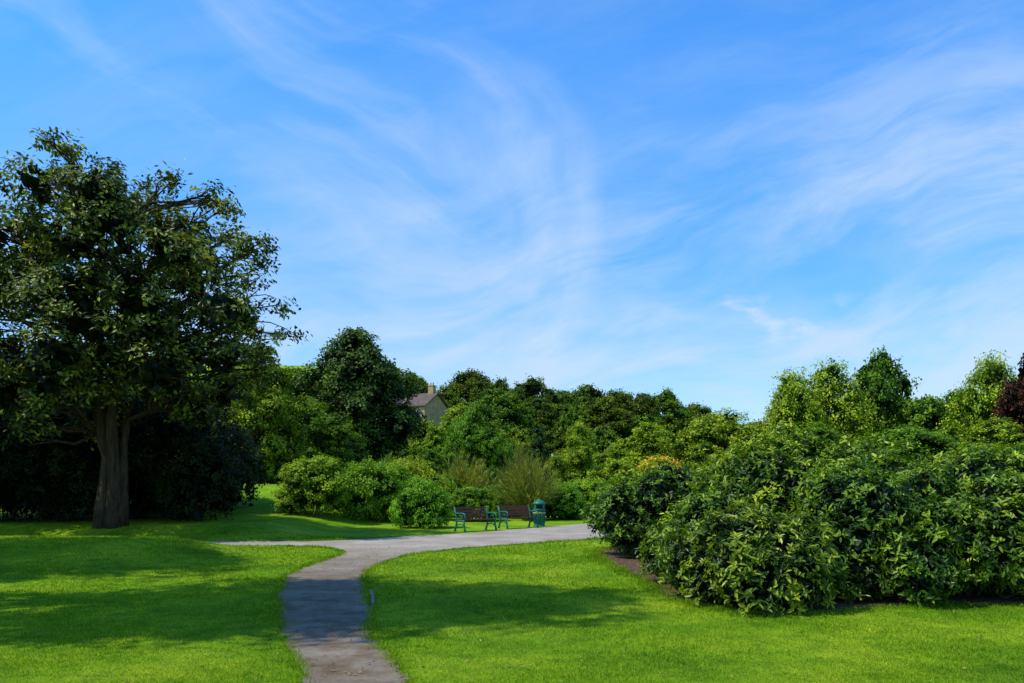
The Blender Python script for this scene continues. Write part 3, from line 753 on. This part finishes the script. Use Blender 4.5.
# ------------------------------------------------------------------ stone house on the hill
def house():
    x, y = -16.0, 130.0; g = 9.3
    root = bpy.data.objects.new("stone_house", None); scene.collection.objects.link(root)
    root.location = (x, y, g); root.rotation_euler = (0, 0, math.radians(-30))
    m = MB()
    m.box((0, 0, 1.2), (9, 6.5, 7.2))
    for sx in (-4.5, 4.5):
        m.add([(sx, -3.25, 4.8), (sx, 3.25, 4.8), (sx, 0.02, 7.0), (sx, -0.02, 7.0)], [[0, 1, 2, 3]])
    m.box((-1.8, -4.2, 1.2), (3.6, 2.4, 7.2))
    m.add([(-3.6, -5.4, 4.8), (0.0, -5.4, 4.8), (-1.78, -5.4, 7.2), (-1.82, -5.4, 7.2)], [[0, 1, 2, 3]])
    obj("walls", m.mesh("walls", [M_wall]), parent=root)
    m = MB()
    for s in (-1, 1):
        rr = Matrix.Rotation(-s * math.atan2(2.2, 3.25), 3, 'X')
        m.box((0, s * 1.78, 5.98), (9.8, 4.3, 0.16), rr)
    for s in (-1, 1):
        rr = Matrix.Rotation(s * math.atan2(2.4, 1.8), 3, 'Y')
        m.box((-1.8 + s * 0.98, -3.2, 5.99), (3.3, 5.2, 0.14), rr)
    obj("roof", m.mesh("roof", [M_slate]), parent=root)
    m = MB()
    for cx in (3.6, -3.9):
        m.box((cx, 0, 7.3), (1.0, 0.8, 2.0)); m.box((cx, 0, 8.36), (1.15, 0.95, 0.12))
        for q in (-0.25, 0.25): m.lathe([(0.13, 8.42), (0.1, 8.9)], 10, (cx + q, 0, 0))
    obj("chimneys", m.mesh("chimneys", [M_wall]), parent=root)
    m = MB(); f = MB()
    for (wx, wy, wz) in [(1.6, -3.27, 3.3), (3.4, -3.27, 3.3), (-1.8, -5.42, 3.4), (1.6, -3.27, 0.8), (3.4, -3.27, 0.8), (-1.8, -5.42, 0.8)]:
        m.box((wx, wy, wz), (0.95, 0.06, 1.35))
        for (ox, oz, sx, sz) in [(0, 0.72, 1.2, 0.12), (0, -0.72, 1.2, 0.12), (-0.52, 0, 0.1, 1.32), (0.52, 0, 0.1, 1.32), (0, 0, 0.06, 1.32)]:
            f.box((wx + ox, wy - 0.04, wz + oz), (sx, 0.1, sz))
    obj("windows", m.mesh("windows", [M_glass]), parent=root)
    obj("window_frames", f.mesh("window_frames", [M_white]), parent=root)
house()

# ------------------------------------------------------------------ light & sky
sun_az = Vector((-0.94, -0.34)); sun_az.normalize(); el = math.radians(56)
to_sun = Vector((sun_az.x * math.cos(el), sun_az.y * math.cos(el), math.sin(el)))
L = bpy.data.lights.new("sun", 'SUN'); L.energy = 5.0; L.angle = math.radians(0.5); L.color = (1.0, 0.95, 0.82)
so = bpy.data.objects.new("sun", L); scene.collection.objects.link(so)
so.rotation_euler = (-to_sun).to_track_quat('-Z', 'Y').to_euler()

w = bpy.data.worlds.new("World"); scene.world = w; w.use_nodes = True
try: w.cycles.sampling_method = 'NONE'
except Exception as ex: print(ex)
nt = w.node_tree; nt.nodes.clear(); lk = nt.links.new
def math_(op, a, b=None, c=None, clamp=False):
    n = nt.nodes.new("ShaderNodeMath"); n.operation = op; n.use_clamp = clamp
    for i, v in enumerate((a, b, c)):
        if v is None: continue
        if isinstance(v, (int, float)): n.inputs[i].default_value = v
        else: lk(v, n.inputs[i])
    return n.outputs[0]
def maprange(v, a, b, c=0.0, d=1.0):
    n = nt.nodes.new("ShaderNodeMapRange"); n.interpolation_type = 'SMOOTHSTEP'
    lk(v, n.inputs[0]); n.inputs[1].default_value = a; n.inputs[2].default_value = b; n.inputs[3].default_value = c; n.inputs[4].default_value = d
    return n.outputs[0]
def comb(x, y, z=0.0):
    n = nt.nodes.new("ShaderNodeCombineXYZ")
    for i, v in enumerate((x, y, z)):
        if isinstance(v, (int, float)): n.inputs[i].default_value = v
        else: lk(v, n.inputs[i])
    return n.outputs[0]
def noise(vec, scale, detail=5, rough=0.6, dist=0.0):
    n = nt.nodes.new("ShaderNodeTexNoise"); lk(vec, n.inputs["Vector"])
    n.inputs["Scale"].default_value = scale; n.inputs["Detail"].default_value = detail; n.inputs["Roughness"].default_value = rough; n.inputs["Distortion"].default_value = dist
    return n.outputs["Fac"]
sky = nt.nodes.new("ShaderNodeTexSky"); sky.sky_type = 'NISHITA'; sky.sun_disc = False
sky.sun_elevation = el; sky.sun_rotation = math.atan2(to_sun.x, to_sun.y)
sky.air_density = 1.0; sky.dust_density = 0.3; sky.ozone_density = 2.0
tc = nt.nodes.new("ShaderNodeTexCoord"); sep = nt.nodes.new("ShaderNodeSeparateXYZ"); lk(tc.outputs["Generated"], sep.inputs[0])
x, y, z = sep.outputs
ya = math_('MAXIMUM', math_('ABSOLUTE', y), 0.15)
b = math_('DIVIDE', x, ya); e = math_('DIVIDE', z, ya)
wv = nt.nodes.new("ShaderNodeTexNoise"); wv.inputs["Scale"].default_value = 2.2; wv.inputs["Detail"].default_value = 3
lk(comb(b, e), wv.inputs["Vector"])
sw = nt.nodes.new("ShaderNodeSeparateColor"); lk(wv.outputs["Color"], sw.inputs[0])
b2 = math_('ADD', b, math_('MULTIPLY', math_('SUBTRACT', sw.outputs[0], 0.5), 0.20))
e2 = math_('ADD', e, math_('MULTIPLY', math_('SUBTRACT', sw.outputs[1], 0.5), 0.18))
ca, sa = math.cos(math.radians(18)), math.sin(math.radians(18))
u = math_('ADD', math_('MULTIPLY', b2, ca), math_('MULTIPLY', e2, sa))
v = math_('SUBTRACT', math_('MULTIPLY', e2, ca), math_('MULTIPLY', b2, sa))
st = noise(comb(math_('MULTIPLY', u, 1.2), math_('MULTIPLY', v, 5.5)), 1.9, 7, 0.62, 0.3)
big = noise(comb(b, e, 3.1), 2.2, 3, 0.5)
right = maprange(math_('SUBTRACT', e2, math_('MULTIPLY', b2, 0.36)), 0.46, 0.16)
s1 = math_('MULTIPLY', math_('MULTIPLY', maprange(st, 0.36, 0.70), maprange(big, 0.22, 0.48)), math_('ADD', math_('MULTIPLY', right, 0.82), 0.18))
u3 = math_('SUBTRACT', math_('MULTIPLY', b2, 0.88), math_('MULTIPLY', e2, 0.47))
v3 = math_('ADD', math_('MULTIPLY', e2, 0.88), math_('MULTIPLY', b2, 0.47))
st3 = noise(comb(math_('MULTIPLY', u3, 1.3), math_('MULTIPLY', v3, 6.0), 4.0), 1.8, 7, 0.62, 0.3)
s3 = math_('MULTIPLY', maprange(st3, 0.42, 0.74), math_('MULTIPLY', maprange(b2, 0.12, -0.12), maprange(e2, 0.12, 0.34)))
db = math_('SUBTRACT', b2, -0.12); de = math_('SUBTRACT', e2, 0.33)
rad = math_('SQRT', math_('ADD', math_('MULTIPLY', db, db), math_('MULTIPLY', de, de)))
ang = math_('ARCTAN2', de, db)
sa_ = noise(comb(math_('MULTIPLY', ang, 0.5), math_('MULTIPLY', rad, 8.0), 1.0), 1.8, 6, 0.58)
amask = math_('MULTIPLY', math_('MULTIPLY', maprange(rad, 0.02, 0.19), maprange(rad, 0.26, 0.20)), maprange(math_('ABSOLUTE', math_('SUBTRACT', ang, 0.35)), 1.6, 0.3))
s2 = math_('MULTIPLY', math_('ADD', math_('MULTIPLY', maprange(sa_, 0.34, 0.72), 0.7), 0.2), amask)
veil = math_('MULTIPLY', maprange(noise(comb(math_('MULTIPLY', b2, 0.9), math_('MULTIPLY', e2, 2.6), 8.0), 2.2, 6, 0.6), 0.30, 0.70), maprange(e, 0.62, 0.10))
pf = math_('MULTIPLY', maprange(noise(comb(b, math_('MULTIPLY', e, 2.0), 5.0), 14, 5, 0.55), 0.50, 0.68), math_('MULTIPLY', maprange(math_('ABSOLUTE', math_('SUBTRACT', b, 0.33)), 0.16, 0.03), maprange(math_('ABSOLUTE', math_('SUBTRACT', e, 0.21)), 0.045, 0.01)))
cl = math_('ADD', math_('ADD', math_('MULTIPLY', s1, 0.62), math_('MULTIPLY', s2, 0.34)), math_('ADD', math_('MULTIPLY', veil, 0.52), math_('MULTIPLY', pf, 0.45)))
cl = math_('ADD', cl, math_('MULTIPLY', s3, 0.26))
cl = math_('MULTIPLY', cl, maprange(z, -0.04, 0.03), clamp=True)
cl = math_('MINIMUM', cl, 0.78)
tint = mixc(nt, (0.76, 1.03, 1.32), (0.98, 1.50, 2.0), maprange(z, 0.02, 0.50))
skyc = mixc(nt, sky.outputs[0], tint, 1.0, 'MULTIPLY')
hs = nt.nodes.new("ShaderNodeHueSaturation"); hs.inputs["Saturation"].default_value = 1.10; lk(skyc, hs.inputs["Color"])
col = mixc(nt, hs.outputs[0], (4.3, 5.3, 6.2), cl)
bg = nt.nodes.new("ShaderNodeBackground"); bg.inputs[1].default_value = 0.148; lk(col, bg.inputs[0])
out = nt.nodes.new("ShaderNodeOutputWorld"); lk(bg.outputs[0], out.inputs[0])

scene.view_settings.view_transform = 'Standard'; scene.view_settings.look = 'None'; scene.view_settings.exposure = 0

# ------------------------------------------------------------------ camera
cam = bpy.data.cameras.new("camera"); co = bpy.data.objects.new("camera", cam); scene.collection.objects.link(co)
co.location = (0, 0, 1.7); co.rotation_euler = (math.radians(90), 0, 0)
cam.sensor_width = 36; cam.lens = 796 / 1024 * 36; cam.shift_y = 143.5 / 1024
cam.clip_start = 0.1; cam.clip_end = 3000
scene.camera = co
print("polys", sum(len(m.polygons) for m in bpy.data.meshes))
